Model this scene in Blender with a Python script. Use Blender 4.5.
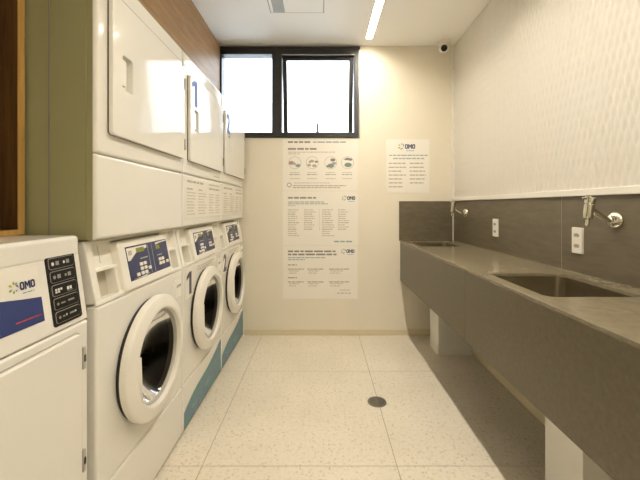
import bpy, bmesh, math, random
from mathutils import Matrix, Vector

for o in list(bpy.data.objects):
    bpy.data.objects.remove(o, do_unlink=True)
scene = bpy.context.scene
C = scene.collection
random.seed(7)

# ------------------------------------------------------------------ camera, sky, exposure
EYE = 1.18
F = 340.0                                   # focal length in pixels of a 640 wide frame
cam_data = bpy.data.cameras.new('camera')
cam = bpy.data.objects.new('camera', cam_data)
C.objects.link(cam)
cam.location = (0, 0, EYE)
cam.rotation_euler = (math.radians(90), 0, 0)
cam_data.sensor_width = 36.0
cam_data.lens = 36.0 * F / 640.0
cam_data.shift_x = -1.0 / 640.0
cam_data.shift_y = -34.0 / 640.0
cam_data.clip_start = 0.02
scene.camera = cam

world = bpy.data.worlds.new('sky')
scene.world = world
world.use_nodes = True
bg = world.node_tree.nodes['Background']
bg.inputs['Color'].default_value = (0.86, 0.93, 1.0, 1)
bg.inputs['Strength'].default_value = 2.6

LED_COLOR = (1.0, 0.90, 0.73)
LED_STRENGTH = 30.0
LED_Y0, LED_Y1 = -1.3, 2.965

vs = scene.view_settings
vs.view_transform = 'Standard'
vs.look = 'None'
vs.gamma = 1.0
vs.use_curve_mapping = False
vs.exposure = 1.48
scene.cycles.max_bounces = 12
scene.cycles.diffuse_bounces = 8
scene.cycles.glossy_bounces = 6
scene.cycles.transparent_max_bounces = 12
scene.cycles.sample_clamp_indirect = 6.0

# ------------------------------------------------------------------ room numbers
XL, XR = -1.45, 1.217
YB, YF = 3.11, -1.7
ZC = 2.644
PXM = F / YB                                # pixels per metre on the back wall

def bw(px, py):
    """A pixel of the photo as a point (x, z) on the back wall."""
    return ((px - 321.0) / PXM, EYE - (py - 206.0) / PXM)

# ------------------------------------------------------------------ materials
def new_mat(name):
    m = bpy.data.materials.new(name)
    m.use_nodes = True
    nt = m.node_tree
    return m, nt, nt.nodes['Principled BSDF']

def plain(name, col, rough=0.5, metal=0.0, spec=0.5, coat=0.0):
    m, nt, p = new_mat(name)
    p.inputs['Base Color'].default_value = (*col, 1)
    p.inputs['Roughness'].default_value = rough
    p.inputs['Metallic'].default_value = metal
    p.inputs['Specular IOR Level'].default_value = spec
    p.inputs['Coat Weight'].default_value = coat
    p.inputs['Coat Roughness'].default_value = 0.05
    return m

def N(nt, t, **kw):
    n = nt.nodes.new(t)
    for k, v in kw.items():
        setattr(n, k, v)
    return n

def ramp(nt, fac, stops):
    r = N(nt, 'ShaderNodeValToRGB')
    els = r.color_ramp.elements
    while len(els) < len(stops):
        els.new(0.5)
    for e, (p, c) in zip(els, stops):
        e.position = p
        e.color = (*c, 1)
    nt.links.new(fac, r.inputs['Fac'])
    return r.outputs['Color']

def coords(nt, scale=(1, 1, 1), rot=(0, 0, 0)):
    tc = N(nt, 'ShaderNodeTexCoord')
    mp = N(nt, 'ShaderNodeMapping')
    mp.inputs['Scale'].default_value = scale
    mp.inputs['Rotation'].default_value = rot
    nt.links.new(tc.outputs['Object'], mp.inputs['Vector'])
    return mp.outputs['Vector']

def noise(nt, vec, scale, detail=4.0, rough=0.5, dist=0.0):
    n = N(nt, 'ShaderNodeTexNoise')
    n.inputs['Scale'].default_value = scale
    n.inputs['Detail'].default_value = detail
    n.inputs['Roughness'].default_value = rough
    n.inputs['Distortion'].default_value = dist
    nt.links.new(vec, n.inputs['Vector'])
    return n.outputs['Fac']

def bump(nt, p, h, strength, dist=0.01):
    b = N(nt, 'ShaderNodeBump')
    b.inputs['Strength'].default_value = strength
    b.inputs['Distance'].default_value = dist
    nt.links.new(h, b.inputs['Height'])
    nt.links.new(b.outputs['Normal'], p.inputs['Normal'])

def mottled(name, c0, c1, scale, rough=0.5, stretch=(1, 1, 1), bmp=0.0, spec=0.5, lo=0.3, hi=0.7):
    m, nt, p = new_mat(name)
    v = coords(nt, stretch)
    n = noise(nt, v, scale, 6.0, 0.6)
    nt.links.new(ramp(nt, n, [(lo, c0), (hi, c1)]), p.inputs['Base Color'])
    p.inputs['Roughness'].default_value = rough
    p.inputs['Specular IOR Level'].default_value = spec
    if bmp:
        bump(nt, p, n, bmp)
    return m

def wood(name, c0, c1, stretch, rough=0.45):
    m, nt, p = new_mat(name)
    v = coords(nt, stretch)
    n1 = noise(nt, v, 9.0, 8.0, 0.65, 0.6)
    nt.links.new(ramp(nt, n1, [(0.32, c0), (0.5, tuple((a + b) / 2 for a, b in zip(c0, c1))), (0.68, c1)]), p.inputs['Base Color'])
    p.inputs['Roughness'].default_value = rough
    p.inputs['Specular IOR Level'].default_value = 0.2
    bump(nt, p, n1, 0.08)
    return m

def floor_material():
    m, nt, p = new_mat('speckled_floor_tile')
    v = coords(nt)
    big = noise(nt, v, 2.2, 3.0)
    base = ramp(nt, big, [(0.35, (0.75, 0.695, 0.595)), (0.65, (0.81, 0.755, 0.655))])
    vor = N(nt, 'ShaderNodeTexVoronoi')
    vor.inputs['Scale'].default_value = 75.0
    nt.links.new(v, vor.inputs['Vector'])
    sel = N(nt, 'ShaderNodeSeparateColor')
    nt.links.new(vor.outputs['Color'], sel.inputs['Color'])
    mul = N(nt, 'ShaderNodeMath', operation='MULTIPLY')
    a = N(nt, 'ShaderNodeMath', operation='GREATER_THAN')
    a.inputs[1].default_value = 0.86
    nt.links.new(sel.outputs['Red'], a.inputs[0])
    b = N(nt, 'ShaderNodeMath', operation='LESS_THAN')
    b.inputs[1].default_value = 0.42
    nt.links.new(vor.outputs['Distance'], b.inputs[0])
    nt.links.new(a.outputs[0], mul.inputs[0])
    nt.links.new(b.outputs[0], mul.inputs[1])
    fine = noise(nt, v, 55.0, 4.0, 0.7)
    m1 = N(nt, 'ShaderNodeMix', data_type='RGBA', blend_type='MULTIPLY')
    m1.inputs['Factor'].default_value = 1.0
    nt.links.new(base, m1.inputs['A'])
    nt.links.new(ramp(nt, fine, [(0.33, (0.87, 0.85, 0.80)), (0.52, (1, 1, 1))]), m1.inputs['B'])
    m2 = N(nt, 'ShaderNodeMix', data_type='RGBA', blend_type='MIX')
    m2.inputs['B'].default_value = (0.40, 0.33, 0.22, 1)
    k = N(nt, 'ShaderNodeMath', operation='MULTIPLY')
    k.inputs[1].default_value = 0.42
    nt.links.new(mul.outputs[0], k.inputs[0])
    nt.links.new(k.outputs[0], m2.inputs['Factor'])
    nt.links.new(m1.outputs['Result'], m2.inputs['A'])
    nt.links.new(m2.outputs['Result'], p.inputs['Base Color'])
    p.inputs['Roughness'].default_value = 0.38
    return m

def glass_material(name, tint, rough=0.0, ior=1.5):
    m = bpy.data.materials.new(name)
    m.use_nodes = True
    nt = m.node_tree
    nt.nodes.clear()
    out = N(nt, 'ShaderNodeOutputMaterial')
    tr = N(nt, 'ShaderNodeBsdfTransparent')
    tr.inputs['Color'].default_value = (*tint, 1)
    gl = N(nt, 'ShaderNodeBsdfGlossy')
    gl.inputs['Roughness'].default_value = rough
    fr = N(nt, 'ShaderNodeFresnel')
    fr.inputs['IOR'].default_value = ior
    mx = N(nt, 'ShaderNodeMixShader')
    nt.links.new(fr.outputs[0], mx.inputs[0])
    nt.links.new(tr.outputs[0], mx.inputs[1])
    nt.links.new(gl.outputs[0], mx.inputs[2])
    nt.links.new(mx.outputs[0], out.inputs['Surface'])
    return m

def emit_material(name, col, strength):
    m, nt, p = new_mat(name)
    p.inputs['Base Color'].default_value = (0.8, 0.8, 0.8, 1)
    p.inputs['Emission Color'].default_value = (*col, 1)
    p.inputs['Emission Strength'].default_value = strength
    return m

def decal_material():
    m, nt, p = new_mat('teal_wave_print')
    v = coords(nt, (1, 3, 6))
    n = noise(nt, v, 2.6, 5.0, 0.6, 1.2)
    nt.links.new(ramp(nt, n, [(0.34, (0.05, 0.20, 0.20)), (0.46, (0.08, 0.28, 0.28)), (0.56, (0.13, 0.17, 0.31)), (0.66, (0.13, 0.33, 0.32))]), p.inputs['Base Color'])
    p.inputs['Roughness'].default_value = 0.35
    return m

M = {}
M['wall'] = mottled('painted_wall', (0.80, 0.75, 0.645), (0.83, 0.78, 0.67), 3.0, 0.6, bmp=0.02)
M['olive_wall'] = mottled('cream_painted_wall', (0.66, 0.64, 0.52), (0.69, 0.67, 0.55), 3.0, 0.6)
M['base'] = plain('ochre_baseboard', (0.70, 0.62, 0.45), 0.5)
M['ceiling'] = plain('ceiling_paint', (0.93, 0.925, 0.915), 0.7, spec=0.3)
M['floor'] = floor_material()
M['grout'] = plain('grout', (0.36, 0.31, 0.24), 0.8)
M['embossed'] = plain('embossed_white_tile', (0.72, 0.69, 0.63), 0.38)
M['white_trim'] = plain('white_trim', (0.84, 0.81, 0.75), 0.4)
M['stone'] = mottled('grey_brown_porcelain_shaded', (0.082, 0.066, 0.037), (0.134, 0.110, 0.066), 55.0, 0.32, (1, 1, 1), 0.01, lo=0.25, hi=0.75)  # counter front: same porcelain as the top, its shade put into a darker colour
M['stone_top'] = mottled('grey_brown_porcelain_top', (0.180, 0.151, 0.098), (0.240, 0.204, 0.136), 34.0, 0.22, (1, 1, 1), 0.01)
M['splash'] = mottled('grey_brown_wall_tile', (0.120, 0.099, 0.064), (0.172, 0.144, 0.099), 14.0, 0.36, (1, 0.5, 2.5), 0.01)
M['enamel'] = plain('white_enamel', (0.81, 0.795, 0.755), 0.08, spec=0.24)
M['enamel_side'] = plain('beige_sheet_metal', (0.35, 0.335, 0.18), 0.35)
M['plastic'] = plain('white_plastic', (0.85, 0.83, 0.775), 0.32)
M['plastic_grey'] = plain('grey_plastic', (0.42, 0.40, 0.36), 0.4)
M['pocket'] = plain('pocket_plastic', (0.55, 0.51, 0.42), 0.5)
M['black'] = plain('black_rubber', (0.02, 0.02, 0.02), 0.5)
M['black_panel'] = plain('black_keypad', (0.016, 0.014, 0.013), 0.5, spec=0.2)
M['keyline'] = plain('grey_key_outline', (0.30, 0.29, 0.27), 0.5)
M['icon'] = plain('white_icon_ink', (0.75, 0.75, 0.72), 0.5)
M['hinge'] = plain('dark_hinge', (0.20, 0.18, 0.15), 0.4)
M['seal_shade'] = plain('dark_brown_seal_shade', (0.10, 0.08, 0.06), 0.6)
M['steel'] = plain('brushed_steel', (0.56, 0.52, 0.43), 0.24, 1.0)
M['drum'] = plain('drum_steel', (0.07, 0.066, 0.06), 0.3, 1.0)
M['chrome'] = plain('chrome', (0.66, 0.65, 0.57), 0.12, 1.0)
M['door_glass'] = glass_material('smoked_door_glass', (0.22, 0.205, 0.18), 0.02, 1.28)
M['pane'] = glass_material('window_glass', (0.95, 0.97, 0.98), 0.0)
M['frame'] = plain('dark_aluminium', (0.022, 0.021, 0.020), 0.38)
M['frame_light'] = plain('grey_aluminium', (0.35, 0.34, 0.33), 0.35, 0.6)
M['oak'] = wood('oak_veneer', (0.28, 0.165, 0.072), (0.44, 0.275, 0.13), (1.2, 0.35, 5.0))
M['oak_edge'] = wood('oak_edge', (0.40, 0.23, 0.06), (0.55, 0.34, 0.11), (6, 6, 0.5))
M['dark_wood'] = wood('dark_brown_wood', (0.055, 0.026, 0.008), (0.13, 0.066, 0.022), (6, 6, 0.35), 0.5)  # carcass wood, much darker in tone than the oak edges
M['paper'] = plain('paper', (0.88, 0.85, 0.79), 0.55)
M['sticker'] = plain('white_sticker', (0.82, 0.79, 0.73), 0.3)
M['ink'] = plain('dark_ink', (0.26, 0.24, 0.22), 0.6)
M['ink_mid'] = plain('grey_ink', (0.45, 0.42, 0.37), 0.6)
M['ink_pale'] = plain('pale_ink', (0.56, 0.52, 0.45), 0.6)
M['ink_blue'] = plain('blue_grey_ink', (0.36, 0.42, 0.45), 0.6)
M['navy'] = plain('navy_print', (0.015, 0.022, 0.11), 0.4)
M['blue'] = plain('blue_print', (0.035, 0.055, 0.19), 0.35)
M['sky_ink'] = plain('light_blue_print', (0.20, 0.36, 0.55), 0.5)
M['digit_blue'] = plain('pale_blue_digit', (0.16, 0.22, 0.50), 0.6, spec=0.15)
M['digit_dark'] = plain('dark_digit', (0.045, 0.04, 0.085), 0.4)
M['green'] = plain('green_print', (0.16, 0.36, 0.06), 0.5)
M['lime'] = plain('yellow_green_print', (0.48, 0.47, 0.05), 0.5)
M['red'] = plain('red_print', (0.60, 0.05, 0.03), 0.5)
M['screen'] = plain('blue_display', (0.030, 0.038, 0.115), 0.25)
M['lcd'] = plain('green_lcd', (0.20, 0.24, 0.02), 0.3)
M['decal'] = decal_material()
M['terracotta'] = plain('rust_print', (0.42, 0.26, 0.20), 0.6)
M['teal_ink'] = plain('teal_print', (0.22, 0.31, 0.30), 0.6)
M['support'] = mottled('white_painted_block', (0.78, 0.765, 0.72), (0.82, 0.805, 0.76), 6.0, 0.6)
M['led'] = emit_material('led_diffuser', LED_COLOR, LED_STRENGTH)
M['drain'] = plain('dark_drain_metal', (0.24, 0.22, 0.19), 0.4, 0.6)
M['outside'] = plain('outside_render', (0.85, 0.88, 0.92), 0.8)
M['hatch_dark'] = plain('hatch_grey', (0.42, 0.42, 0.42), 0.6)

# ------------------------------------------------------------------ mesh builder
AX_X = Matrix(((0, 0, 1, 0), (1, 0, 0, 0), (0, 1, 0, 0), (0, 0, 0, 1)))      # (a,b,n) -> y, z, +x
AX_B = Matrix(((1, 0, 0, 0), (0, 0, -1, 0), (0, 1, 0, 0), (0, 0, 0, 1)))     # -> x, z, -y (back wall)
AX_R = Matrix(((0, 0, -1, 0), (-1, 0, 0, 0), (0, 1, 0, 0), (0, 0, 0, 1)))    # -> -y, z, -x (right wall)
AX_U = Matrix.Identity(4)                                                     # -> x, y, +z
AX_D = Matrix(((1, 0, 0, 0), (0, -1, 0, 0), (0, 0, -1, 0), (0, 0, 0, 1)))    # ceiling, facing down

def T(x, y, z):
    return Matrix.Translation((x, y, z))

def rrect(a0, a1, b0, b1, r, seg=6):
    pts = []
    r = min(r, (a1 - a0) / 2 - 1e-5, (b1 - b0) / 2 - 1e-5)
    if r <= 1e-5:
        return [(a0, b0), (a1, b0), (a1, b1), (a0, b1)]
    for cx, cy, s in ((a1 - r, b0 + r, -90), (a1 - r, b1 - r, 0), (a0 + r, b1 - r, 90), (a0 + r, b0 + r, 180)):
        for k in range(seg + 1):
            t = math.radians(s + 90.0 * k / seg)
            pts.append((cx + r * math.cos(t), cy + r * math.sin(t)))
    return pts

def circle(ca, cb, r, n=40):
    return [(ca + r * math.cos(2 * math.pi * k / n), cb + r * math.sin(2 * math.pi * k / n)) for k in range(n)]

class MB:
    def __init__(self):
        self.bm = bmesh.new()
        self.mats = []

    def mi(self, m):
        if m not in self.mats:
            self.mats.append(m)
        return self.mats.index(m)

    def _merge(self, tmp, mat, mx):
        idx = self.mi(mat)
        vm = {}
        for v in tmp.verts:
            vm[v] = self.bm.verts.new(mx @ v.co if mx else v.co)
        for f in tmp.faces:
            try:
                nf = self.bm.faces.new([vm[v] for v in f.verts])
                nf.material_index = idx
            except ValueError:
                pass
        tmp.free()

    def box(self, x0, x1, y0, y1, z0, z1, mat, bev=0.0, seg=2, mx=None):
        t = bmesh.new()
        bmesh.ops.create_cube(t, size=1.0)
        for v in t.verts:
            v.co = Vector(((x0 + x1) / 2 + v.co.x * (x1 - x0), (y0 + y1) / 2 + v.co.y * (y1 - y0), (z0 + z1) / 2 + v.co.z * (z1 - z0)))
        if bev > 0:
            bmesh.ops.bevel(t, geom=list(t.edges), offset=bev, segments=seg, profile=0.5, affect='EDGES')
        self._merge(t, mat, mx)
        return self

    def quad(self, a0, a1, b0, b1, n, mat, mx):
        self.poly([(a0, b0), (a1, b0), (a1, b1), (a0, b1)], n, mat, mx)

    def poly(self, pts, n, mat, mx, thick=0.0003):
        idx = self.mi(mat)
        top = [self.bm.verts.new(mx @ Vector((a, b, n))) for a, b in pts]
        f = self.bm.faces.new(top)
        f.material_index = idx
        return f

    def plate(self, outer, n0, n1, mat, mx, edge=0.004, holes=(), seg=3, back=False):
        """A plate in the (a,b) plane from depth n0 to its face n1; outer = (a0,a1,b0,b1,corner);
        holes = list of (loop, depth or None, pocket material)."""
        a0, a1, b0, b1, rc = outer
        t = bmesh.new()
        rings = []
        steps = [(0.0, n0)]
        for k in range(seg + 1):
            an = math.radians(90.0 * k / seg)
            steps.append((edge * (1 - math.cos(an)), n1 - edge + edge * math.sin(an)))
        for ins, n in steps:
            loop = rrect(a0 + ins, a1 - ins, b0 + ins, b1 - ins, max(rc - ins, 0.0) if rc > 0 else 0.0)
            if rings and len(loop) != len(rings[0]):
                loop = rrect(a0 + ins, a1 - ins, b0 + ins, b1 - ins, 0.0005)
                if len(loop) != len(rings[0]):
                    continue
            rings.append([t.verts.new((a, b, n)) for a, b in loop])
        for r0, r1 in zip(rings, rings[1:]):
            for k in range(len(r0)):
                t.faces.new((r0[k], r0[(k + 1) % len(r0)], r1[(k + 1) % len(r0)], r1[k]))
        if back:
            t.faces.new(list(reversed(rings[0])))
        last = rings[-1]
        if not holes:
            t.faces.new(last)
            self._merge(t, mat, mx)
            return self
        edges = [t.edges.get((last[k], last[(k + 1) % len(last)])) for k in range(len(last))]
        pockets = []
        for loop, depth, pm in holes:
            hv = [t.verts.new((a, b, n1)) for a, b in loop]
            for k in range(len(hv)):
                edges.append(t.edges.new((hv[k], hv[(k + 1) % len(hv)])))
            pockets.append((loop, hv, depth, pm))
        bmesh.ops.triangle_fill(t, edges=edges, use_beauty=True, normal=(0, 0, 1))
        for loop, hv, depth, pm in pockets:
            nb = n1 - depth if depth is not None else n0
            if pm is None:
                lo = [t.verts.new((a, b, nb)) for a, b in loop]
                for k in range(len(hv)):
                    j = (k + 1) % len(hv)
                    t.faces.new((hv[k], hv[j], lo[j], lo[k]))
                if depth is not None:
                    t.faces.new(lo)
        self._merge(t, mat, mx)
        for loop, hv, depth, pm in pockets:
            if pm is not None:
                t2 = bmesh.new()
                nb = n1 - depth
                up = [t2.verts.new((a, b, n1)) for a, b in loop]
                lo = [t2.verts.new((a, b, nb)) for a, b in loop]
                for k in range(len(up)):
                    j = (k + 1) % len(up)
                    t2.faces.new((up[k], up[j], lo[j], lo[k]))
                t2.faces.new(lo)
                self._merge(t2, pm, mx)
        return self

    def lathe(self, prof, mat, mx, n=64, closed=False):
        """Profile of (radius, height) turned about the local n axis."""
        t = bmesh.new()
        rings = []
        for r, h in prof:
            if r < 1e-6:
                rings.append([t.verts.new((0, 0, h))])
            else:
                rings.append([t.verts.new((r * math.cos(2 * math.pi * k / n), r * math.sin(2 * math.pi * k / n), h)) for k in range(n)])
        pairs = list(zip(rings, rings[1:]))
        if closed:
            pairs.append((rings[-1], rings[0]))
        for r0, r1 in pairs:
            for k in range(n):
                j = (k + 1) % n
                if len(r0) == 1 and len(r1) == 1:
                    continue
                if len(r0) == 1:
                    t.faces.new((r0[0], r1[j], r1[k]))
                elif len(r1) == 1:
                    t.faces.new((r0[k], r0[j], r1[0]))
                else:
                    t.faces.new((r0[k], r0[j], r1[j], r1[k]))
        self._merge(t, mat, mx)
        return self

    def tube(self, pts, rad, mat, n=14, mx=None):
        t = bmesh.new()
        P = [Vector(p) for p in pts]
        R = rad if isinstance(rad, (list, tuple)) else [rad] * len(P)
        rings = []
        up = Vector((0.123, 0.31, 0.94)).normalized()
        for i, p in enumerate(P):
            d = (P[min(i + 1, len(P) - 1)] - P[max(i - 1, 0)]).normalized()
            s = d.cross(up)
            if s.length < 1e-4:
                s = d.cross(Vector((1, 0, 0)))
            s.normalize()
            u = s.cross(d).normalized()
            rings.append([t.verts.new(p + R[i] * (math.cos(2 * math.pi * k / n) * s + math.sin(2 * math.pi * k / n) * u)) for k in range(n)])
        for r0, r1 in zip(rings, rings[1:]):
            for k in range(n):
                j = (k + 1) % n
                t.faces.new((r0[k], r0[j], r1[j], r1[k]))
        t.faces.new(rings[0])
        t.faces.new(rings[-1])
        self._merge(t, mat, mx)
        return self

    def text(self, s, size, mat, mx, a=0.0, b=0.0, n=0.0006, sx=1.0, bold=0.0, align='LEFT'):
        cu = bpy.data.curves.new('lettering', 'FONT')
        cu.body = s
        cu.size = size
        cu.offset = bold
        cu.align_x = align
        cu.resolution_u = 4
        ob = bpy.data.objects.new('lettering', cu)
        C.objects.link(ob)
        dg = bpy.context.evaluated_depsgraph_get()
        me = bpy.data.meshes.new_from_object(ob.evaluated_get(dg))
        t = bmesh.new()
        t.from_mesh(me)
        for v in t.verts:
            v.co = Vector((a + v.co.x * sx, b + v.co.y, n))
        self._merge(t, mat, mx)
        bpy.data.objects.remove(ob)
        bpy.data.curves.remove(cu)
        bpy.data.meshes.remove(me)
        return self

    def line(self, a0, a1, b, h, mat, mx, n=0.0006, words=True):
        """A line of print too small to read: word-long strokes."""
        if not words:
            self.quad(a0, a1, b - h / 2, b + h / 2, n, mat, mx)
            return self
        a = a0
        while a < a1 - h * 0.6:
            w = h * random.uniform(2.0, 6.0)
            e = min(a + w, a1)
            self.quad(a, e, b - h / 2, b + h / 2, n, mat, mx)
            a = e + h * 0.7
        return self

    def build(self, name, parent=None, smooth=True):
        bmesh.ops.recalc_face_normals(self.bm, faces=[f for f in self.bm.faces]) if getattr(self, 'recalc', True) else None
        me = bpy.data.meshes.new(name)
        self.bm.to_mesh(me)
        self.bm.free()
        for m in self.mats:
            me.materials.append(m)
        if smooth:
            for p in me.polygons:
                p.use_smooth = True
            me.set_sharp_from_angle(angle=math.radians(38))
        o = bpy.data.objects.new(name, me)
        if smooth:
            wn = o.modifiers.new('normals', 'WEIGHTED_NORMAL')
            wn.keep_sharp = True
            wn.weight = 90
        C.objects.link(o)
        if parent:
            o.parent = parent
        return o

def tag(o, label=None, cat=None, group=None, kind=None):
    if label: o['label'] = label
    if cat: o['category'] = cat
    if group: o['group'] = group
    if kind: o['kind'] = kind
    return o

def thing(name, loc, label, cat, group=None):
    o = bpy.data.objects.new(name, None)
    o.empty_display_size = 0.1
    C.objects.link(o)
    o.location = loc
    return tag(o, label, cat, group)

def structure(o):
    o['kind'] = 'structure'
    return o

def copy_tree(o, parent=None):
    c = o.copy()
    C.objects.link(c)
    if parent:
        c.parent = parent
    for ch in o.children:
        copy_tree(ch, c)
    return c

# ------------------------------------------------------------------ room shell
# floor: 0.885 m tiles with thin joints
f = MB()
jx, jy, tp = 0.345, 1.543, 0.885
f.box(XL, XR, YF, YB, -0.06, -0.0015, M['grout'])
g = 0.0018
xs = [XL] + [jx + k * tp for k in range(-3, 3) if XL < jx + k * tp < XR] + [XR]
ys = [YF] + [jy + k * tp for k in range(-5, 4) if YF < jy + k * tp < YB] + [YB]
for x0, x1 in zip(xs, xs[1:]):
    for y0, y1 in zip(ys, ys[1:]):
        f.box(x0 + g, x1 - g, y0 + g, y1 - g, -0.02, 0.0, M['floor'])
structure(f.build('floor', smooth=False))

# ceiling
LX, LW = 0.42, 0.027
c = MB()
c.box(XL - 0.15, LX - LW, YF - 0.15, YB + 0.15, ZC, ZC + 0.12, M['ceiling'])
c.box(LX + LW, XR + 0.15, YF - 0.15, YB + 0.15, ZC, ZC + 0.12, M['ceiling'])
c.box(LX - LW, LX + LW, LED_Y1, YB + 0.15, ZC, ZC + 0.12, M['ceiling'])
c.box(LX - LW, LX + LW, YF - 0.15, LED_Y0, ZC, ZC + 0.12, M['ceiling'])
c.box(LX - LW, LX + LW, LED_Y0, LED_Y1, ZC + 0.03, ZC + 0.12, M['ceiling'])
structure(c.build('ceiling', smooth=False))

# back wall with the window opening
WX0, WX1 = -0.925, bw(360, 0)[0]
WZ0, WZ1 = bw(0, 138)[1], bw(0, 47.0)[1]
w = MB()
w.box(XL - 0.15, WX0, YB, YB + 0.16, 0, ZC, M['wall'])
w.box(WX1, XR + 0.15, YB, YB + 0.16, 0, ZC, M['wall'])
w.box(WX0, WX1, YB, YB + 0.16, 0, WZ0, M['wall'])
w.box(WX0, WX1, YB, YB + 0.16, WZ1, ZC, M['wall'])
structure(w.build('wall_back', smooth=False))
structure(MB().box(XL - 0.15, XL, YF, YB, 0, ZC, M['wall']).build('wall_left', smooth=False))
structure(MB().box(XL - 0.15, XR + 0.15, YF - 0.15, YF, 0, ZC, M['olive_wall']).build('wall_front', smooth=False))
structure(MB().box(XR, XR + 0.15, YF, YB, 0, ZC, M['wall']).build('wall_right', smooth=False))

# embossed white tiling above the splashback: small raised diamonds, real relief
TZ = 1.226                                  # top of the grey tiles
def embossed():
    y0, y1, z0, z1 = -0.4, YB - 0.002, TZ + 0.03, ZC - 0.001
    P, Q = 0.0345, 0.116
    ny = int((y1 - y0) / (P / 6))
    nz = int((z1 - z0) / (Q / 12))
    verts, faces = [], []
    for j in range(nz + 1):
        z = z0 + (z1 - z0) * j / nz
        for i in range(ny + 1):
            y = y0 + (y1 - y0) * i / ny
            u, v = y / P + z / Q, y / P - z / Q
            h = abs(math.sin(math.pi * u) * math.sin(math.pi * v)) ** 0.7
            verts.append((XR - 0.004 - 0.0060 * h, y, z))
    for j in range(nz):
        for i in range(ny):
            a = j * (ny + 1) + i
            faces.append((a, a + ny + 1, a + ny + 2, a + 1))
    n0 = len(verts)
    # a back so that the tiling has thickness
    verts += [(XR, y0, z0), (XR, y1, z0), (XR, y1, z1), (XR, y0, z1)]
    faces.append((n0, n0 + 1, n0 + 2, n0 + 3))
    me = bpy.data.meshes.new('trim_1')
    me.from_pydata(verts, [], faces)
    me.materials.append(M['embossed'])
    for p in me.polygons:
        p.use_smooth = True
    o = bpy.data.objects.new('trim_1', me)
    C.objects.link(o)
    return o
structure(embossed())

# white profile over the grey tiles and up the corner
structure(MB().box(XR - 0.022, XR, -0.4, YB, TZ, TZ + 0.032, M['white_trim'], 0.004).build('trim_2'))
structure(MB().box(XR - 0.030, XR, YB - 0.022, YB, TZ + 0.02, ZC, M['white_trim'], 0.004).build('trim_3'))
# grey tiles on the right wall, joint every 1.39 m, and the short return on the back wall
s = MB()
s.box(XR - 0.0085, XR, -0.4, YB, 0.0, TZ, M['white_trim'])
ys = [-0.4, 0.31, 1.707, YB - 0.012]
for y0, y1 in zip(ys, ys[1:]):
    s.box(XR - 0.010, XR - 0.001, y0 + 0.0018, y1 - 0.0018, 0.0, TZ, M['splash'])
structure(s.build('trim_4', smooth=False))
s = MB()
s.box(0.713, XR - 0.018, YB - 0.010, YB, 0.862, 1.224, M['splash'])
s.box(XR - 0.018, XR - 0.010, YB - 0.009, YB, 0.862, 1.228, M['white_trim'])
structure(s.build('trim_5', smooth=False))
# baseboards
structure(MB().box(-0.70, XR - 0.012, YB - 0.012, YB, 0, 0.052, M['base'], 0.003).build('baseboard_back'))
structure(MB().box(XR - 0.024, XR - 0.010, -0.4, YB - 0.012, 0.006, 0.07, M['base'], 0.003).build('baseboard_right'))
# pale wall of the neighbouring building outside the window
structure(MB().box(-4.5, 4.5, 7.0, 7.2, -1.0, EYE + 7.0 * 103.0 / F, M['outside']).build('wall_outside', smooth=False))

# ------------------------------------------------------------------ window
win = bpy.data.objects.new('window_1', None)
C.objects.link(win)
win.location = (0, YB, WZ0)
structure(win)
H = WZ1 - WZ0
fy0, fy1 = -0.012, 0.09
mxl, mxr = bw(272, 0)[0], bw(281.5, 0)[0]
m = MB()
m.box(WX0, WX1, fy0, fy1, H - 0.070, H - 0.001, M['frame'], 0.004)      # head
m.box(WX0, WX1, fy0 - 0.006, fy0 + 0.02, H - 0.030, H - 0.001, M['frame'], 0.003)
m.box(WX0, WX1, fy0, fy1, 0.001, 0.050, M['frame'], 0.004)              # sill rail
m.box(WX0, WX0 + 0.02, fy0, fy1, 0.05, H - 0.07, M['frame'], 0.003)
m.box(WX1 - 0.052, WX1 - 0.001, fy0, fy1, 0.045, H - 0.065, M['frame'], 0.004)
m.box(mxl, mxr, fy0, fy1, 0.045, H - 0.065, M['frame'], 0.004)          # mullion
m.box(WX1 - 0.012, WX1 - 0.001, fy0 - 0.004, fy0 + 0.01, 0.0, H - 0.03, M['frame_light'], 0.002)
m.box(mxr + 0.002, WX1 - 0.054, fy0 - 0.003, fy0 + 0.01, H - 0.078, H - 0.071, M['frame_light'], 0.002)
m.build('window_frame', win)
m = MB()
m.box(WX0 + 0.015, mxl + 0.005, 0.04, 0.046, 0.045, H - 0.065, M['pane'])
m.build('pane', win, smooth=False)
# the awning sash, hung at its head and pushed out at the bottom
sash_mx = T(0, 0.035, H - 0.075) @ Matrix.Rotation(math.radians(9), 4, 'X')
sx0, sx1, sh = mxr + 0.003, WX1 - 0.055, H - 0.125
m = MB()
m.box(sx0, sx1, 0, 0.035, -0.030, 0, M['frame'], 0.003, mx=sash_mx)
m.box(sx0, sx1, 0, 0.035, -sh, -sh + 0.022, M['frame'], 0.003, mx=sash_mx)
m.box(sx0, sx0 + 0.040, 0, 0.035, -sh, -0.02, M['frame'], 0.003, mx=sash_mx)
m.box(sx1 - 0.040, sx1, 0, 0.035, -sh, -0.02, M['frame'], 0.003, mx=sash_mx)
sash = m.build('sash', win)
m = MB()
m.box(sx0 + 0.015, sx1 - 0.015, 0.014, 0.020, -sh + 0.015, -0.04, M['pane'], mx=sash_mx)
m.build('pane', sash, smooth=False)
m = MB()
lx = bw(317.5, 0)[0]
m.box(lx - 0.014, lx + 0.014, -0.006, 0.035, 0.048, 0.060, M['frame'], 0.002)
m.box(lx - 0.008, lx + 0.008, -0.004, 0.012, 0.048, 0.135, M['frame'], 0.002)
tag(m.build('latch', win), 'small upright black window latch')

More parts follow.
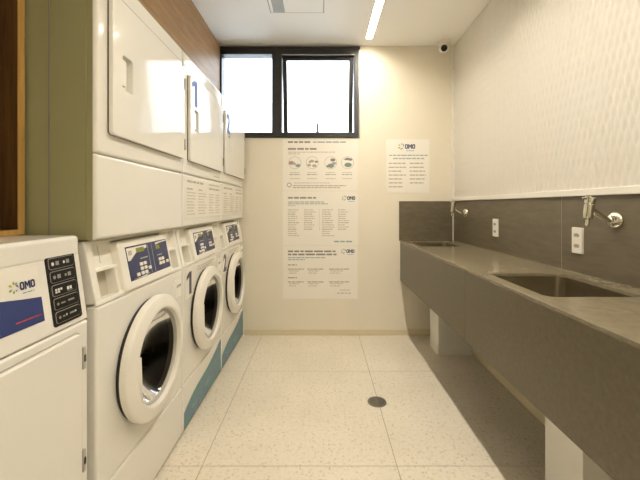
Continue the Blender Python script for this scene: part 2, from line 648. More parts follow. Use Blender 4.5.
# ------------------------------------------------------------------ ceiling fittings
led = thing('ceiling_light', (0.42, (LED_Y0 + LED_Y1) / 2, ZC), 'long recessed linear ceiling light glowing warm white', 'light')
L = (LED_Y1 - LED_Y0) / 2
m = MB()
m.box(-0.032, -0.027, -L - 0.005, L + 0.005, -0.004, -0.0005, M['white_trim'])
m.box(0.027, 0.032, -L - 0.005, L + 0.005, -0.004, -0.0005, M['white_trim'])
m.box(-0.032, 0.032, -L - 0.005, -L, -0.004, -0.0005, M['white_trim'])
m.box(-0.032, 0.032, L, L + 0.005, -0.004, -0.0005, M['white_trim'])
m.build('housing', led)
MB().box(-0.0265, 0.0265, -L + 0.001, L - 0.001, 0.016, 0.0295, M['led']).build('diffuser', led, smooth=False)

hatch = thing('ceiling_hatch', (-0.18, 2.37, ZC), 'square white access panel in the ceiling with a thin grey outline', 'hatch')
m = MB()
for x0, x1, y0, y1 in ((-0.203, 0.203, 0.194, 0.2), (-0.203, 0.203, -0.2, -0.194), (-0.203, -0.197, -0.2, 0.2), (0.197, 0.203, -0.2, 0.2)):
    m.box(x0, x1, y0, y1, -0.004, -0.0003, M['hatch_dark'])
m.build('frame', hatch)
MB().box(-0.195, 0.195, -0.192, 0.192, -0.007, -0.0005, M['ceiling'], 0.002).build('panel', hatch)
tag(MB().box(-0.175, -0.09, -0.19, 0.185, -0.010, -0.0072, M['hatch_dark'], 0.001).build('shaded_slot', hatch), 'grey strip along one side of the panel')  # raised grey strip; the shade inside a slot is put into its colour

sc = thing('security_camera', (1.098, YB - 0.075, ZC), 'small white dome security camera in the ceiling corner', 'camera')
sc.scale = (1.2, 1.2, 1.2)
m = MB()
m.lathe([(0, 0), (0.052, 0), (0.054, -0.006), (0.050, -0.020), (0.036, -0.026), (0, -0.026)], M['white_trim'], Matrix.Identity(4), 40)
m.build('mount', sc)
bz = -0.046
aim = Vector((-0.95, -3.0, -1.25)).to_track_quat('Z', 'Y').to_matrix()      # it looks down into the room
m = MB()
m.lathe([(0.0, 0.036)] + [(0.036 * math.sin(math.radians(a)), 0.036 * math.cos(math.radians(a))) for a in range(12, 140, 12)] + [(0.024, -0.028), (0.0, -0.028)],
        M['white_trim'], T(0, 0, bz) @ aim.to_4x4() @ Matrix.Scale(-1, 4, (0, 0, 1)), 36)
m.build('housing', sc)
m = MB()
m.lathe([(0.0, 0.010), (0.014, 0.008), (0.022, 0.003), (0.0235, -0.004), (0.0, -0.004)], M['black_panel'], T(0, 0, bz) @ aim.to_4x4() @ T(0, 0, 0.030), 32)
m.build('lens', sc)

# ------------------------------------------------------------------ logo and print helpers
def logo(mb, mx, a, b, h, n=0.0007, strap=True):
    """The detergent mark: a splash of petals and the three letters; a = left end, b = base line, h = letter height."""
    ca, cb = a, b + 0.5 * h
    petals = [('lime', 150, 0.95), ('green', 205, 1.0), ('lime', 95, 0.85), ('green', 255, 0.8), ('sky_ink', 55, 0.75), ('sky_ink', 300, 0.55), ('navy', 20, 0.45)]
    for col, deg, ln in petals:
        t = math.radians(deg)
        d = Vector((math.cos(t), math.sin(t)))
        q = Vector((-d.y, d.x))
        p0, p1 = Vector((ca, cb)) + d * h * 0.28, Vector((ca, cb)) + d * h * (0.28 + 0.62 * ln)
        pm = p0.lerp(p1, 0.6)
        wd = 0.15 * h
        mb.poly([tuple(p0), tuple(pm + q * wd * -1), tuple(p1), tuple(pm + q * wd)], n, M[col], mx)
    w, t = 0.64 * h, 0.20 * h                # heavy condensed capitals
    for k, a0 in enumerate((a + 0.72 * h, a + 0.72 * h + 0.70 * h, a + 0.72 * h + 1.56 * h)):
        z = n + 0.0003
        if k == 1:
            mw = 0.80 * h
            mb.poly([(a0, b), (a0 + t, b), (a0 + t, b + h), (a0, b + h)], z, M['navy'], mx)
            mb.poly([(a0 + mw - t, b), (a0 + mw, b), (a0 + mw, b + h), (a0 + mw - t, b + h)], z, M['navy'], mx)
            mb.poly([(a0 + t, b + h), (a0 + t, b + 0.62 * h), (a0 + mw / 2, b + 0.22 * h), (a0 + mw / 2, b + 0.60 * h)], z, M['navy'], mx)
            mb.poly([(a0 + mw - t, b + h), (a0 + mw / 2, b + 0.60 * h), (a0 + mw / 2, b + 0.22 * h), (a0 + mw - t, b + 0.62 * h)], z, M['navy'], mx)
        else:
            ou = rrect(a0, a0 + w, b, b + h, 0.24 * h)
            inn = rrect(a0 + t, a0 + w - t, b + 0.20 * h, b + 0.80 * h, 0.10 * h)
            for q in range(len(ou)):
                r = (q + 1) % len(ou)
                mb.poly([ou[q], ou[r], inn[r], inn[q]], z, M['navy'], mx)
    if strap:
        mb.line(a + 1.0 * h, a + 2.7 * h, b - 0.42 * h, 0.14 * h, M['sky_ink'], mx, n)

# ------------------------------------------------------------------ washing machines
FX = -0.705                                 # plane of the machine fronts
MW = 0.668                                  # width of a machine
MY = [1.065, 1.735, 2.405]                  # near edges of the three columns
G = 0.003

CON0, CON1 = 0.862, 1.069                   # control console from / to
TILT = 0.040
ca = math.atan2(TILT, CON1 - CON0)
CL = math.hypot(TILT, CON1 - CON0)
# console plane: a along the front, b up the slope, n out of it
CON = T(0, 0, CON0) @ Matrix(((0, -math.sin(ca), math.cos(ca), 0), (1, 0, 0, 0), (0, math.cos(ca), math.sin(ca), 0), (0, 0, 0, 1)))

def make_washer():
    root = thing('washing_machine', (FX, MY[0], 0), 'x', 'washing machine', 'front loading washers along the left wall')
    D = 0.70
    m = MB()
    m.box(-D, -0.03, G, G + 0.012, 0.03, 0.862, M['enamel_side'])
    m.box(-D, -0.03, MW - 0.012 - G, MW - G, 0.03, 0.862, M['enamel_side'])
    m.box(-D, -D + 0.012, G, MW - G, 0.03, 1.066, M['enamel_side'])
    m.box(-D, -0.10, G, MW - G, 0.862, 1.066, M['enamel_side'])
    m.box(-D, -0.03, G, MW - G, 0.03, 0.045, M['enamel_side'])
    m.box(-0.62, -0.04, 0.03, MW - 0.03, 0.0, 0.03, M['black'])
    m.build('cabinet', root)
    # front with the round opening
    m = MB()
    m.plate((G, MW - G, 0.262, CON0 - 0.002, 0.004), -0.03, 0.0, M['enamel'], AX_X, 0.010,
            [(circle(0.334, 0.57, 0.196, 56), None, None)])
    m.build('front_panel', root)
    m = MB()
    m.plate((G, MW - G, 0.018, 0.259, 0.004), -0.03, 0.0, M['enamel'], AX_X, 0.010)
    m.build('kick_panel', root)
    # console: two ridges, rails, ledges and pockets round a raised display
    m = MB()
    m.box(G, MW - G, 0, CL, -0.062, -0.045, M['pocket'], mx=CON)
    for a0, a1 in ((G, 0.036), (MW - 0.036, MW - G)):
        m.box(a0, a1, 0.0, CL, -0.05, 0.0, M['plastic'], 0.006, mx=CON)
    m.box(G, MW - G, 0.0, 0.016, -0.05, 0.001, M['plastic'], 0.004, mx=CON)
    m.box(G, MW - G, CL - 0.012, CL, -0.05, -0.002, M['plastic'], 0.004, mx=CON)
    for a0, a1 in ((0.03, 0.165), (0.535, MW - 0.03)):
        m.box(a0, a1, 0.104, 0.116, -0.05, -0.004, M['plastic'], 0.003, mx=CON)
        m.box(a0, a1, 0.11, CL - 0.008, -0.05, -0.020, M['plastic'], 0.003, mx=CON)
    m.box(0.14, 0.17, 0.0, 0.11, -0.05, -0.008, M['plastic'], 0.003, mx=CON)
    m.box(0.53, 0.56, 0.0, 0.11, -0.05, -0.008, M['plastic'], 0.003, mx=CON)
    m.box(0.088, 0.091, 0.13, CL - 0.02, -0.021, -0.0195, M['ink_mid'], mx=CON)
    m.box(0.055, 0.075, 0.02, 0.075, -0.046, -0.036, M['plastic_grey'], 0.004, mx=CON)
    con = m.build('control_console', root)
    m = MB()
    m.plate((0.155, 0.545, 0.006, CL - 0.018, 0.008), -0.04, 0.008, M['plastic'], CON, 0.005)
    bez = m.build('display_bezel', root)
    m = MB()
    b0, b1 = 0.036, 0.166
    m.plate((0.196, 0.526, b0, b1, 0.003), 0.0075, 0.0090, M['screen'], CON, 0.001)
    n = 0.0096
    # pale swoosh, two green displays, dividers and keys
    m.poly([(0.200, 0.160), (0.345, 0.160), (0.345, 0.148), (0.260, 0.136), (0.215, 0.112), (0.200, 0.112)], n, M['sticker'], CON)
    m.poly([(0.420, 0.160), (0.520, 0.163), (0.520, 0.158), (0.470, 0.156), (0.420, 0.150)], n, M['sticker'], CON)
    m.quad(0.262, 0.322, 0.136, 0.154, n + 0.0004, M['lcd'], CON)
    m.quad(0.418, 0.452, 0.130, 0.148, n + 0.0004, M['lcd'], CON)
    m.quad(0.207, 0.232, 0.132, 0.150, n + 0.0004, M['ink_mid'], CON)
    for a in (0.352, 0.384):
        m.quad(a, a + 0.003, 0.042, 0.160, n, M['ink_blue'], CON)
    m.line(0.285, 0.340, 0.110, 0.005, M['ink_blue'], CON, n)
    m.line(0.420, 0.470, 0.104, 0.004, M['ink_blue'], CON, n)
    for a, b in ((0.272, 0.082), (0.300, 0.082), (0.272, 0.064), (0.300, 0.064), (0.240, 0.046), (0.272, 0.046), (0.300, 0.046), (0.332, 0.058),
                 (0.425, 0.078), (0.452, 0.078), (0.425, 0.060), (0.452, 0.060), (0.490, 0.060)):
        m.plate((a, a + 0.020, b, b + 0.013, 0.003), n - 0.0005, n + 0.003, M['sticker'], CON, 0.001)
    m.poly([(0.210, 0.040), (0.300, 0.037), (0.345, 0.046), (0.300, 0.041)], n, M['sticker'], CON)
    tag(m.build('display', bez), 'dark blue display with green readouts and pale keys')
    # dispenser cover, upper right of the front
    m = MB()
    m.plate((0.565, 0.640, 0.732, 0.822, 0.006), 0.0, 0.006, M['plastic'], AX_X, 0.003,
            [(rrect(0.582, 0.630, 0.782, 0.795, 0.004), 0.005, M['plastic_grey'])])
    m.build('dispenser_cover', root)
    # door: ring, gasket, glass, handle
    DC = T(0, 0.334, 0.57) @ AX_X
    m = MB()
    m.lathe([(0.180, 0.014), (0.237, 0.014), (0.2405, 0.018), (0.2405, 0.034), (0.2395, 0.038), (0.236, 0.0415), (0.231, 0.0435), (0.198, 0.0535), (0.192, 0.054), (0.187, 0.0525), (0.1845, 0.049), (0.182, 0.022)],
            M['plastic'], DC, 72, closed=True)
    door = m.build('door', root)
    m = MB()
    m.lathe([(0.179, -0.002), (0.232, 0.0), (0.233, 0.0145), (0.179, 0.0145)], M['black'], DC, 64, closed=True)
    tag(m.build('gasket', door), 'black rubber gasket behind the door ring')
    m = MB()
    m.lathe([(0.1815, 0.036), (0.177, 0.036), (0.173, 0.028), (0.171, 0.004), (0.180, 0.004)], M['plastic_grey'], DC, 64, closed=True)
    m.build('inner_rim', door)
    m = MB()
    m.lathe([(0.174, 0.026), (0.162, 0.006), (0.144, -0.02), (0.115, -0.045), (0.08, -0.062), (0.04, -0.070), (0.0, -0.072)], M['door_glass'], DC, 64)
    tag(m.build('door_glass', door), 'dark glass bowl of the door')
    m = MB()
    pts = []
    for k in range(9):
        t = math.radians(163 + (222 - 163) * k / 8)
        pts.append((0.188 * math.cos(t), 0.188 * math.sin(t)))
    loop = pts + [(-0.142, pts[-1][1]), (-0.152, pts[0][1])]
    t = bmesh.new()
    lo = [t.verts.new((a, b, 0.020)) for a, b in loop]
    up = [t.verts.new((a, b, 0.047)) for a, b in loop]
    for k in range(len(lo)):
        j = (k + 1) % len(lo)
        t.faces.new((lo[k], lo[j], up[j], up[k]))
    t.faces.new(up)
    t.faces.new(list(reversed(lo)))
    m._merge(t, M['plastic'], DC)
    m.build('door_handle', door)
    # drum behind the glass
    m = MB()
    m.lathe([(0.185, -0.004), (0.19, -0.05), (0.25, -0.07), (0.25, -0.40), (0.20, -0.43), (0.0, -0.44)], M['drum'], DC, 48)
    for k in range(3):
        t = math.radians(90 + 120 * k)
        rot = DC @ Matrix.Rotation(t, 4, 'Z')
        m.box(0.19, 0.25, -0.03, 0.03, -0.38, -0.10, M['drum'], 0.012, mx=rot)
    m.build('drum', root)
    return root

def digit(m, d, a, b, h, mat, n):
    """A heavy numeral printed on a machine front."""
    if d == '1':
        w, st = 0.56 * h, 0.27 * h
        m.poly([(a + w - st, b), (a + w, b), (a + w, b + h), (a + w - st, b + h)], n, mat, AX_X)
        m.poly([(a, b + 0.66 * h), (a + w - st, b + 0.78 * h), (a + w - st, b + h), (a, b + 0.84 * h)], n, mat, AX_X)
    else:
        m.text(d, h * 1.37, mat, AX_X, a - 0.004, b, n, 0.95, 0.007)

def number_part(root, digit, a, b, h, mat, mx, n, bold, sheet=None, sx=0.8, name='number_sticker'):
    m = MB()
    if sheet:
        m.plate((*sheet, 0.003), n - 0.0012, n - 0.0003, M['sticker'], mx, 0.0002)
    globals()['digit'](m, digit, a, b, h, mat, n)
    return m, name

washer = make_washer()
washers = [washer, copy_tree(washer), copy_tree(washer)]
wl = ['nearest white front-loading washer, without a number, next to the short dryer',
      'white front-loading washer with a dark number 1 sticker beside its round door',
      'farthest white front-loading washer, numbered 2, against the back wall']
for r, y, lb in zip(washers, MY, wl):
    r.location = (FX, y, 0)
    r['label'] = lb
for r, dg in ((washers[1], '1'), (washers[2], '2')):
    m, nm = number_part(r, dg, 0.050 if dg == '2' else 0.045, 0.708, 0.120, M['digit_dark'], AX_X, 0.0016, 0.010, (0.030, 0.55, 0.690, 0.850), 0.9)
    m.line(0.20, 0.50, 0.832, 0.007, M['ink_pale'], AX_X, 0.0016)
    m.line(0.20, 0.46, 0.818, 0.006, M['ink_pale'], AX_X, 0.0016)
    tag(m.build(nm, r), 'white sticker with a large dark number ' + dg)
    m = MB()
    lo = 0.024
    top = []
    for k in range(15):
        u = 0.012 + (MW - 0.024) * k / 14
        top.append((u, 0.112 + 0.125 * (k / 14) ** 0.85 + 0.008 * math.sin(k * 0.55)))
    t = bmesh.new()
    ft = [t.verts.new((a, b, 0.0012)) for a, b in top]
    fb = [t.verts.new((a, lo, 0.0012)) for a, b in top]
    bt = [t.verts.new((a, b, 0.0)) for a, b in top]
    for k in range(14):
        t.faces.new((fb[k], fb[k + 1], ft[k + 1], ft[k]))
        t.faces.new((ft[k], ft[k + 1], bt[k + 1], bt[k]))
    m._merge(t, M['decal'], AX_X)
    tag(m.build('wave_decal', r), 'teal and violet wave printed across the foot of the front')

# ------------------------------------------------------------------ stacked dryers
DZ = 1.072                                  # underside of the dryers
DT = 1.980                                  # their top
def make_dryer():
    root = thing('tumble_dryer', (FX, MY[0], DZ), 'x', 'dryer', 'white tumble dryers stacked on the washers')
    h = DT - DZ
    D = 0.70
    m = MB()
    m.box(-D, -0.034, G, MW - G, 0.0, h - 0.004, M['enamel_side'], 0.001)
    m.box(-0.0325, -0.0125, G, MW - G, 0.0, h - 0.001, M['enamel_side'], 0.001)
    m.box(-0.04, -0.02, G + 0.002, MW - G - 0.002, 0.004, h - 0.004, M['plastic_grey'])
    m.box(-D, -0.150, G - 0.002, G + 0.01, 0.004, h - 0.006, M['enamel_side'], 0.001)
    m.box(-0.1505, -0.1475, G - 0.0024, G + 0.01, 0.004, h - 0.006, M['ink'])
    m.build('cabinet', root)
    m = MB()
    zs = 1.347 - DZ
    m.plate((G, MW - G, zs + 0.002, h, 0.006), -0.0125, 0.0, M['enamel'], AX_X, 0.0115,
            [(rrect(0.100, 0.565, 0.36, 0.79, 0.02), 0.01, None)])
    # shallow crease under the top edge
    m.box(-0.003, 0.0008, 0.014, MW - 0.014, 0.836, 0.839, M['ink_pale'])
    m.build('front_panel', root)
    m = MB()
    m.plate((G, MW - G, 0.0, zs - 0.001, 0.006), -0.0125, 0.0, M['enamel'], AX_X, 0.0115)
    m.build('lower_panel', root)
    m = MB()
    m.plate((0.058, 0.648, 1.418 - DZ, 1.874 - DZ, 0.014), 0.004, 0.018, M['enamel'], AX_X, 0.003,
            [(rrect(0.112, 0.176, 1.585 - DZ, 1.705 - DZ, 0.010), 0.023, None)])
    door = m.build('door', root)
    m = MB()
    m.plate((0.0572, 0.6486, 1.4168 - DZ, 1.8752 - DZ, 0.015), -0.0005, 0.0045, M['seal_shade'], AX_X, 0.0005, [(rrect(0.110, 0.178, 1.583 - DZ, 1.707 - DZ, 0.010), None, None)])  # shadow of the gap round the door, put into this rim's dark colour
    m.build('gasket', door)
    m = MB()
    m.box(-0.004, 0.0150, 0.113, 0.143, 1.600 - DZ, 1.690 - DZ, M['enamel'], 0.003)
    m.build('handle', door)
    for z in (1.490, 1.795):
        MB().box(0.001, 0.0215, 0.645, 0.657, z - 0.028 - DZ, z + 0.028 - DZ, M['hinge'], 0.003).build('hinge', door)
    return root

dryer = make_dryer()
dryers = [dryer, copy_tree(dryer), copy_tree(dryer)]
dl = ['nearest stacked white dryer with a blank lower panel and no number',
      'stacked white dryer with a pale blue number 1 on its square door',
      'farthest stacked white dryer with a pale blue number 2, beside the window']
for r, y, lb in zip(dryers, MY, dl):
    r.location = (FX, y, DZ)
    r['label'] = lb
for r, dg in ((dryers[1], '1'), (dryers[2], '2')):
    m = MB()
    digit(m, dg, 0.074, 1.722 - DZ, 0.140, M['digit_blue'], 0.0188)
    tag(m.build('number_sticker', r), 'large pale blue number ' + dg + ' on the door')
    m = MB()
    z0, z1 = 0.045, 0.262
    m.plate((0.020, MW - 0.020, z0, z1, 0.003), 0.0, 0.0012, M['sticker'], AX_X, 0.0003)
    m.line(0.05, 0.30, z1 - 0.022, 0.012, M['ink_mid'], AX_X, 0.0018)
    m.line(0.40, 0.62, z1 - 0.020, 0.008, M['ink_mid'], AX_X, 0.0018)
    m.line(0.40, 0.62, z1 - 0.046, 0.012, M['ink_mid'], AX_X, 0.0018)
    m.line(0.05, 0.13, z1 - 0.062, 0.008, M['ink_mid'], AX_X, 0.0018)
    m.line(0.22, 0.28, z1 - 0.062, 0.008, M['ink_mid'], AX_X, 0.0018)
    for c0, c1 in ((0.05, 0.19), (0.215, 0.36), (0.40, 0.50), (0.53, 0.63)):
        for k in range(8):
            m.line(c0, c0 + (c1 - c0) * random.uniform(0.6, 1.0), z1 - 0.082 - 0.0165 * k, 0.006, M['ink_pale'], AX_X, 0.0018)
    tag(m.build('instruction_sticker', r), 'white sheet of printed instructions on the lower panel')
    m = MB()
    m.line(0.12, 0.62, 1.395 - DZ, 0.006, M['ink_pale'], AX_X, 0.0016)
    m.line(0.50, 0.62, 1.375 - DZ, 0.010, M['ink_mid'], AX_X, 0.0016)
    m.build('small_print', r)

# ------------------------------------------------------------------ short dryer in the foreground
near = thing('tumble_dryer', (FX, 0.362, 0), 'short white dryer with a slanted keypad and blue sticker, under the wooden cabinet', 'dryer')
NW = 0.668
D = 0.70
m = MB()
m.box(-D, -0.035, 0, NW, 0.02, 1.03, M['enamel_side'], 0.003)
m.box(-D + 0.02, -0.06, 0.02, NW - 0.02, 0.0, 0.02, M['black'])
m.build('cabinet', near)
MB().box(-D, -0.026, 0, NW, 1.03, 1.092, M['enamel'], 0.012, 4).build('top_panel', near)
m = MB()
m.plate((0, NW, 0.02, 0.838, 0.004), -0.035, 0.0, M['enamel'], AX_X, 0.008)
m.build('front_panel', near)
NT0, NT1, NTI = 0.842, 1.052, 0.030
na = math.atan2(NTI, NT1 - NT0)
NL = math.hypot(NTI, NT1 - NT0)
NP = T(0, 0, NT0) @ Matrix(((0, -math.sin(na), math.cos(na), 0), (1, 0, 0, 0), (0, math.cos(na), math.sin(na), 0), (0, 0, 0, 1)))
m = MB()
m.plate((0, NW, 0.0, NL, 0.004), -0.035, 0.0, M['enamel'], NP, 0.006)
con = m.build('control_panel', near)
# keypad with five rows of keys
m = MB()
k0, k1 = 0.538, 0.644
kb0, kb1 = 0.014, 0.204
m.plate((k0, k1, kb0, kb1, 0.008), 0.0, 0.002, M['black_panel'], NP, 0.001)
pad = m.build('keypad', con)
rh = (kb1 - kb0 - 0.008) / 5
for i in range(5):
    b = kb0 + 0.005 + i * rh
    m = MB()
    m.plate((k0 + 0.008, k1 - 0.008, b + 0.002, b + rh - 0.003, 0.007), 0.0015, 0.0032, M['keyline'], NP, 0.0005)
    m.plate((k0 + 0.0095, k1 - 0.0095, b + 0.0035, b + rh - 0.0045, 0.006), 0.003, 0.0042, M['black_panel'], NP, 0.0005)
    cb = b + rh / 2 - 0.001
    n = 0.0047
    if i in (4, 3):
        m.poly(circle(k0 + 0.020, cb, 0.005, 14), n, M['icon'] if i == 4 else M['keyline'], NP)
        m.quad(k0 + 0.030, k0 + 0.042, cb - 0.005, cb + 0.006, n, M['keyline'], NP)
        m.poly(circle(k0 + 0.060, cb, 0.004, 14), n, M['icon'] if i == 4 else M['keyline'], NP)
        m.quad(k0 + 0.068, k0 + 0.080, cb - 0.005, cb + 0.006, n, M['keyline'], NP)
    elif i == 2:
        for q in range(3):
            m.quad(k0 + 0.016 + q * 0.009, k0 + 0.023 + q * 0.009, cb - 0.001, cb + 0.005, n, M['icon'], NP)
            if q < 2:
                m.quad(k0 + 0.016 + q * 0.009, k0 + 0.023 + q * 0.009, cb - 0.007, cb - 0.002, n, M['icon'], NP)
                m.quad(k0 + 0.058 + q * 0.010, k0 + 0.066 + q * 0.010, cb - 0.006, cb + 0.003, n, M['icon'], NP)
        m.line(k0 + 0.058, k0 + 0.080, cb - 0.009, 0.002, M['keyline'], NP, n)
    else:
        m.poly(circle(k0 + 0.020, cb, 0.004, 14), n, M['keyline'], NP)
        m.line(k0 + 0.030, k0 + 0.046, cb, 0.004, M['keyline'], NP, n)
        m.line(k0 + 0.056, k0 + 0.080, cb + 0.001, 0.005, M['keyline'], NP, n)
        if i == 0:
            m.poly(circle(k0 + 0.044, cb + 0.002, 0.0025, 12), n + 0.0003, M['icon'], NP)
            m.poly(circle(k0 + 0.078, cb + 0.002, 0.0025, 12), n + 0.0003, M['icon'], NP)
    m.build('key', pad)
# sticker with the mark, blue wave and red script
m = MB()
s0, s1, sb0, sb1 = 0.12, 0.512, 0.044, 0.187
m.plate((s0, s1, sb0, sb1, 0.002), 0.0, 0.0010, M['sticker'], NP, 0.0003)
wave = [(s0, 0.128), (0.30, 0.135), (0.38, 0.126), (0.42, 0.120), (0.46, 0.113), (0.49, 0.109), (s1, 0.106)]
m.poly([(s0, sb0), (s1, sb0)] + list(reversed(wave)), 0.0016, M['blue'], NP)
logo(m, NP, 0.441, 0.136, 0.0195, 0.0016)
m.line(0.432, 0.503, 0.063, 0.003, M['red'], NP, 0.0022)
tag(m.build('sticker', con), 'white sticker with a logo over a blue wave')
m = MB()
m.plate((0.045, 0.628, 0.36, 0.812, 0.018), 0.0, 0.012, M['enamel'], AX_X, 0.005)
door = m.build('door', near)
m = MB()
m.plate((0.041, 0.632, 0.356, 0.816, 0.020), -0.001, 0.002, M['ink_mid'], AX_X, 0.0005)
m.build('gasket', door)
for z in (0.735, 0.435):
    m = MB()
    m.box(0.0, 0.014, 0.628, 0.639, z - 0.032, z + 0.032, M['plastic_grey'], 0.002)
    m.box(0.012, 0.016, 0.630, 0.637, z - 0.010, z + 0.010, M['black'], 0.001)
    m.build('hinge', door)

# ------------------------------------------------------------------ joinery above the machines
cab = thing('wooden_cabinet', (-0.915, 1.050, 1.093), 'tall open-fronted wooden cabinet with light oak edges standing on the short dryer', 'cabinet')
cz = ZC - 0.003 - 1.093
cw = 0.60
m = MB()
m.box(-0.40, -0.003, -0.022, 0, 0, cz, M['dark_wood'])
m.box(-0.40, -0.003, -cw, -cw + 0.022, 0, cz, M['dark_wood'])
m.box(-0.40, -0.003, -cw + 0.022, -0.022, 0, 0.016, M['dark_wood'])
m.box(-0.40, -0.003, -cw + 0.022, -0.022, cz - 0.02, cz, M['dark_wood'])
m.box(-0.40, -0.385, -cw + 0.022, -0.022, 0.016, cz - 0.02, M['dark_wood'])
m.build('carcass', cab)
m = MB()
m.box(-0.003, 0.0, -0.022, 0, 0, cz, M['oak_edge'])
m.box(-0.003, 0.0, -cw, -cw + 0.022, 0, cz, M['oak_edge'])
m.box(-0.003, 0.0, -cw + 0.022, -0.022, 0, 0.016, M['oak_edge'])
m.box(-0.003, 0.0, -cw + 0.022, -0.022, cz - 0.02, cz, M['oak_edge'])
tag(m.build('edge_banding', cab), 'light oak edge strip')

pan = MB().box(-0.018, 0.0, 0.004, YB - 1.063, 0.0, ZC - 2.002, M['oak'], 0.0015)
pan.box(-0.40, -0.018, 0.004, YB - 1.063, 0.0, 0.018, M['oak'])
p = pan.build('wood_panel')
p.location = (-0.918, 1.060, 1.9995)
tag(p, 'long brown wood panel between the stacked dryers and the ceiling', 'panel')

# ------------------------------------------------------------------ posters on the back wall
def sheet(name, px0, px1, py0, py1, label, cat, group=None):
    x0, z1 = bw(px0, py0)
    x1, z0 = bw(px1, py1)
    root = thing(name, ((x0 + x1) / 2, YB, z0), label, cat, group)
    m = MB()
    mx = T(-(x0 + x1) / 2, 0, -z0) @ AX_B
    m.plate((x0, x1, z0, z1, 0.002), 0.0005, 0.0035, M['paper'], mx, 0.0008)
    m.build('sheet', root)
    return root, mx

class PR:
    """Print on a sheet: every line or block of print becomes a part."""
    def __init__(self, root):
        self.root, self.m, self.name = root, None, None
    def part(self, name):
        self.done()
        self.m, self.name = MB(), name
        return self.m
    def done(self):
        if self.m is not None:
            self.m.build(self.name, self.root, smooth=False)
        self.m = None

def pl(m, mx, px0, px1, py, hpx, mat, words=True):
    x0, z = bw(px0, py)
    x1, _ = bw(px1, py)
    m.line(x0, x1, z, hpx / PXM, mat, mx, 0.0042, words)

r, mx = sheet('poster', 282.6, 358.2, 138.9, 190.7, 'top poster of the three under the window, with four round pictures', 'poster', 'posters under the window')
P = PR(r)
m = P.part('heading')
pl(m, mx, 288, 311.5, 142.2, 1.7, M['ink'])
pl(m, mx, 313, 346, 142.2, 1.4, M['ink_blue'])
m = P.part('subheading')
pl(m, mx, 288, 316.5, 149.0, 1.7, M['ink'])
m = P.part('paragraph')
pl(m, mx, 288, 335, 152.2, 0.9, M['ink_pale'])
pl(m, mx, 288, 300, 154.0, 0.8, M['ink_pale'])
CXS = (295, 312.3, 330.8, 347.5)
for cx in CXS:
    m = P.part('caption')
    pl(m, mx, cx - 5.0, cx + 4.5, 172.6, 0.7, M['ink_pale'])
    pl(m, mx, cx - 5.5, cx + 5.0, 174.6, 0.9, M['ink_mid'])
    m = P.part('caption_text')
    pl(m, mx, cx - 5.0, cx + 5.0, 178.6, 0.7, M['ink_pale'])
m = P.part('footnote')
pl(m, mx, 294, 330, 183.0, 0.7, M['ink_pale'])
pl(m, mx, 293, 346, 185.7, 0.9, M['ink_mid'])
pl(m, mx, 293, 340, 187.6, 0.9, M['ink_mid'])
P.done()
blobs = [[('terracotta', -3.5, 0.2, 2.6), ('ink_mid', -1, 1.0, 1.8), ('ink_blue', 3.0, 2.8, 2.4), ('teal_ink', 3.2, 3.2, 1.5)],
         [('ink', 4.0, -1.0, 1.5), ('ink_mid', -0.5, -1.6, 2.0), ('ink_mid', -3.2, 2.4, 1.8), ('ink_mid', 2.0, 3.0, 2.0), ('terracotta', -2.5, -0.6, 1.1)],
         [('ink', 2.0, -2.8, 2.2), ('teal_ink', 0.0, 3.0, 3.0), ('ink', -2.6, 3.5, 1.7), ('ink_blue', 3.2, 0.6, 2.0)],
         [('ink', 0.0, -3.8, 1.8), ('ink', 2.8, -3.2, 1.7), ('ink', -1.8, -3.4, 1.3), ('teal_ink', 0.5, 2.2, 3.2)]]
for cx, bl in zip(CXS, blobs):
    m = MB()
    X, Z = bw(cx, 162.8)
    R = 6.3 / PXM
    m.poly(circle(X, Z, R, 36), 0.0040, M['ink_pale'], mx)
    m.poly(circle(X, Z, R * 0.92, 36), 0.0043, M['paper'], mx)
    for i, (col, dx, dy, rr) in enumerate(bl):
        q = rr / PXM
        m.poly([(X + dx / PXM + q * 1.15 * math.cos(t * math.pi / 7), Z - dy / PXM + q * 0.72 * math.sin(t * math.pi / 7)) for t in range(14)], 0.0047 + 0.0001 * i, M[col], mx)
    m.build('round_picture', r, smooth=False)
m = MB()
X, Z = bw(289.3, 185)
m.poly(circle(X, Z, 2.3 / PXM, 24), 0.0042, M['ink'], mx)
m.poly(circle(X, Z, 1.7 / PXM, 24), 0.0046, M['paper'], mx)
m.build('ring_icon', r, smooth=False)

r, mx = sheet('poster', 282.6, 358.2, 191.3, 245.0, 'middle poster of the three under the window, with four columns of small print', 'poster', 'posters under the window')
P = PR(r)
m = P.part('heading')
pl(m, mx, 288, 316, 197.8, 1.6, M['ink'])
m = P.part('paragraph')
pl(m, mx, 288, 324, 202.0, 0.9, M['ink_blue'])
pl(m, mx, 288, 328, 203.8, 0.9, M['ink_blue'])
pl(m, mx, 288, 296, 205.6, 0.8, M['ink_pale'])
for c0, c1, n in ((288, 300, 13), (304, 316, 10), (322, 335, 13), (338, 350, 10)):
    m = P.part('list_column')
    for k in range(n):
        dk = k in (2, 6, 9)
        pl(m, mx, c0, c0 + (c1 - c0) * random.uniform(0.55, 1.0), 209.8 + 2.15 * k, 0.8, M['ink_mid'] if dk else M['ink_pale'])
m = P.part('divider_line')
X, Z = bw(319.6, 231)
m.quad(X - 0.0012, X + 0.0012, Z, Z + 22 / PXM, 0.0042, M['ink_pale'], mx)
m = P.part('footnote')
pl(m, mx, 334, 352, 241.5, 1.5, M['ink_blue'])
m = P.part('logo')
X, Z = bw(344.6, 199.9)
logo(m, mx, X, Z, 3.6 / PXM, 0.0043)
P.done()

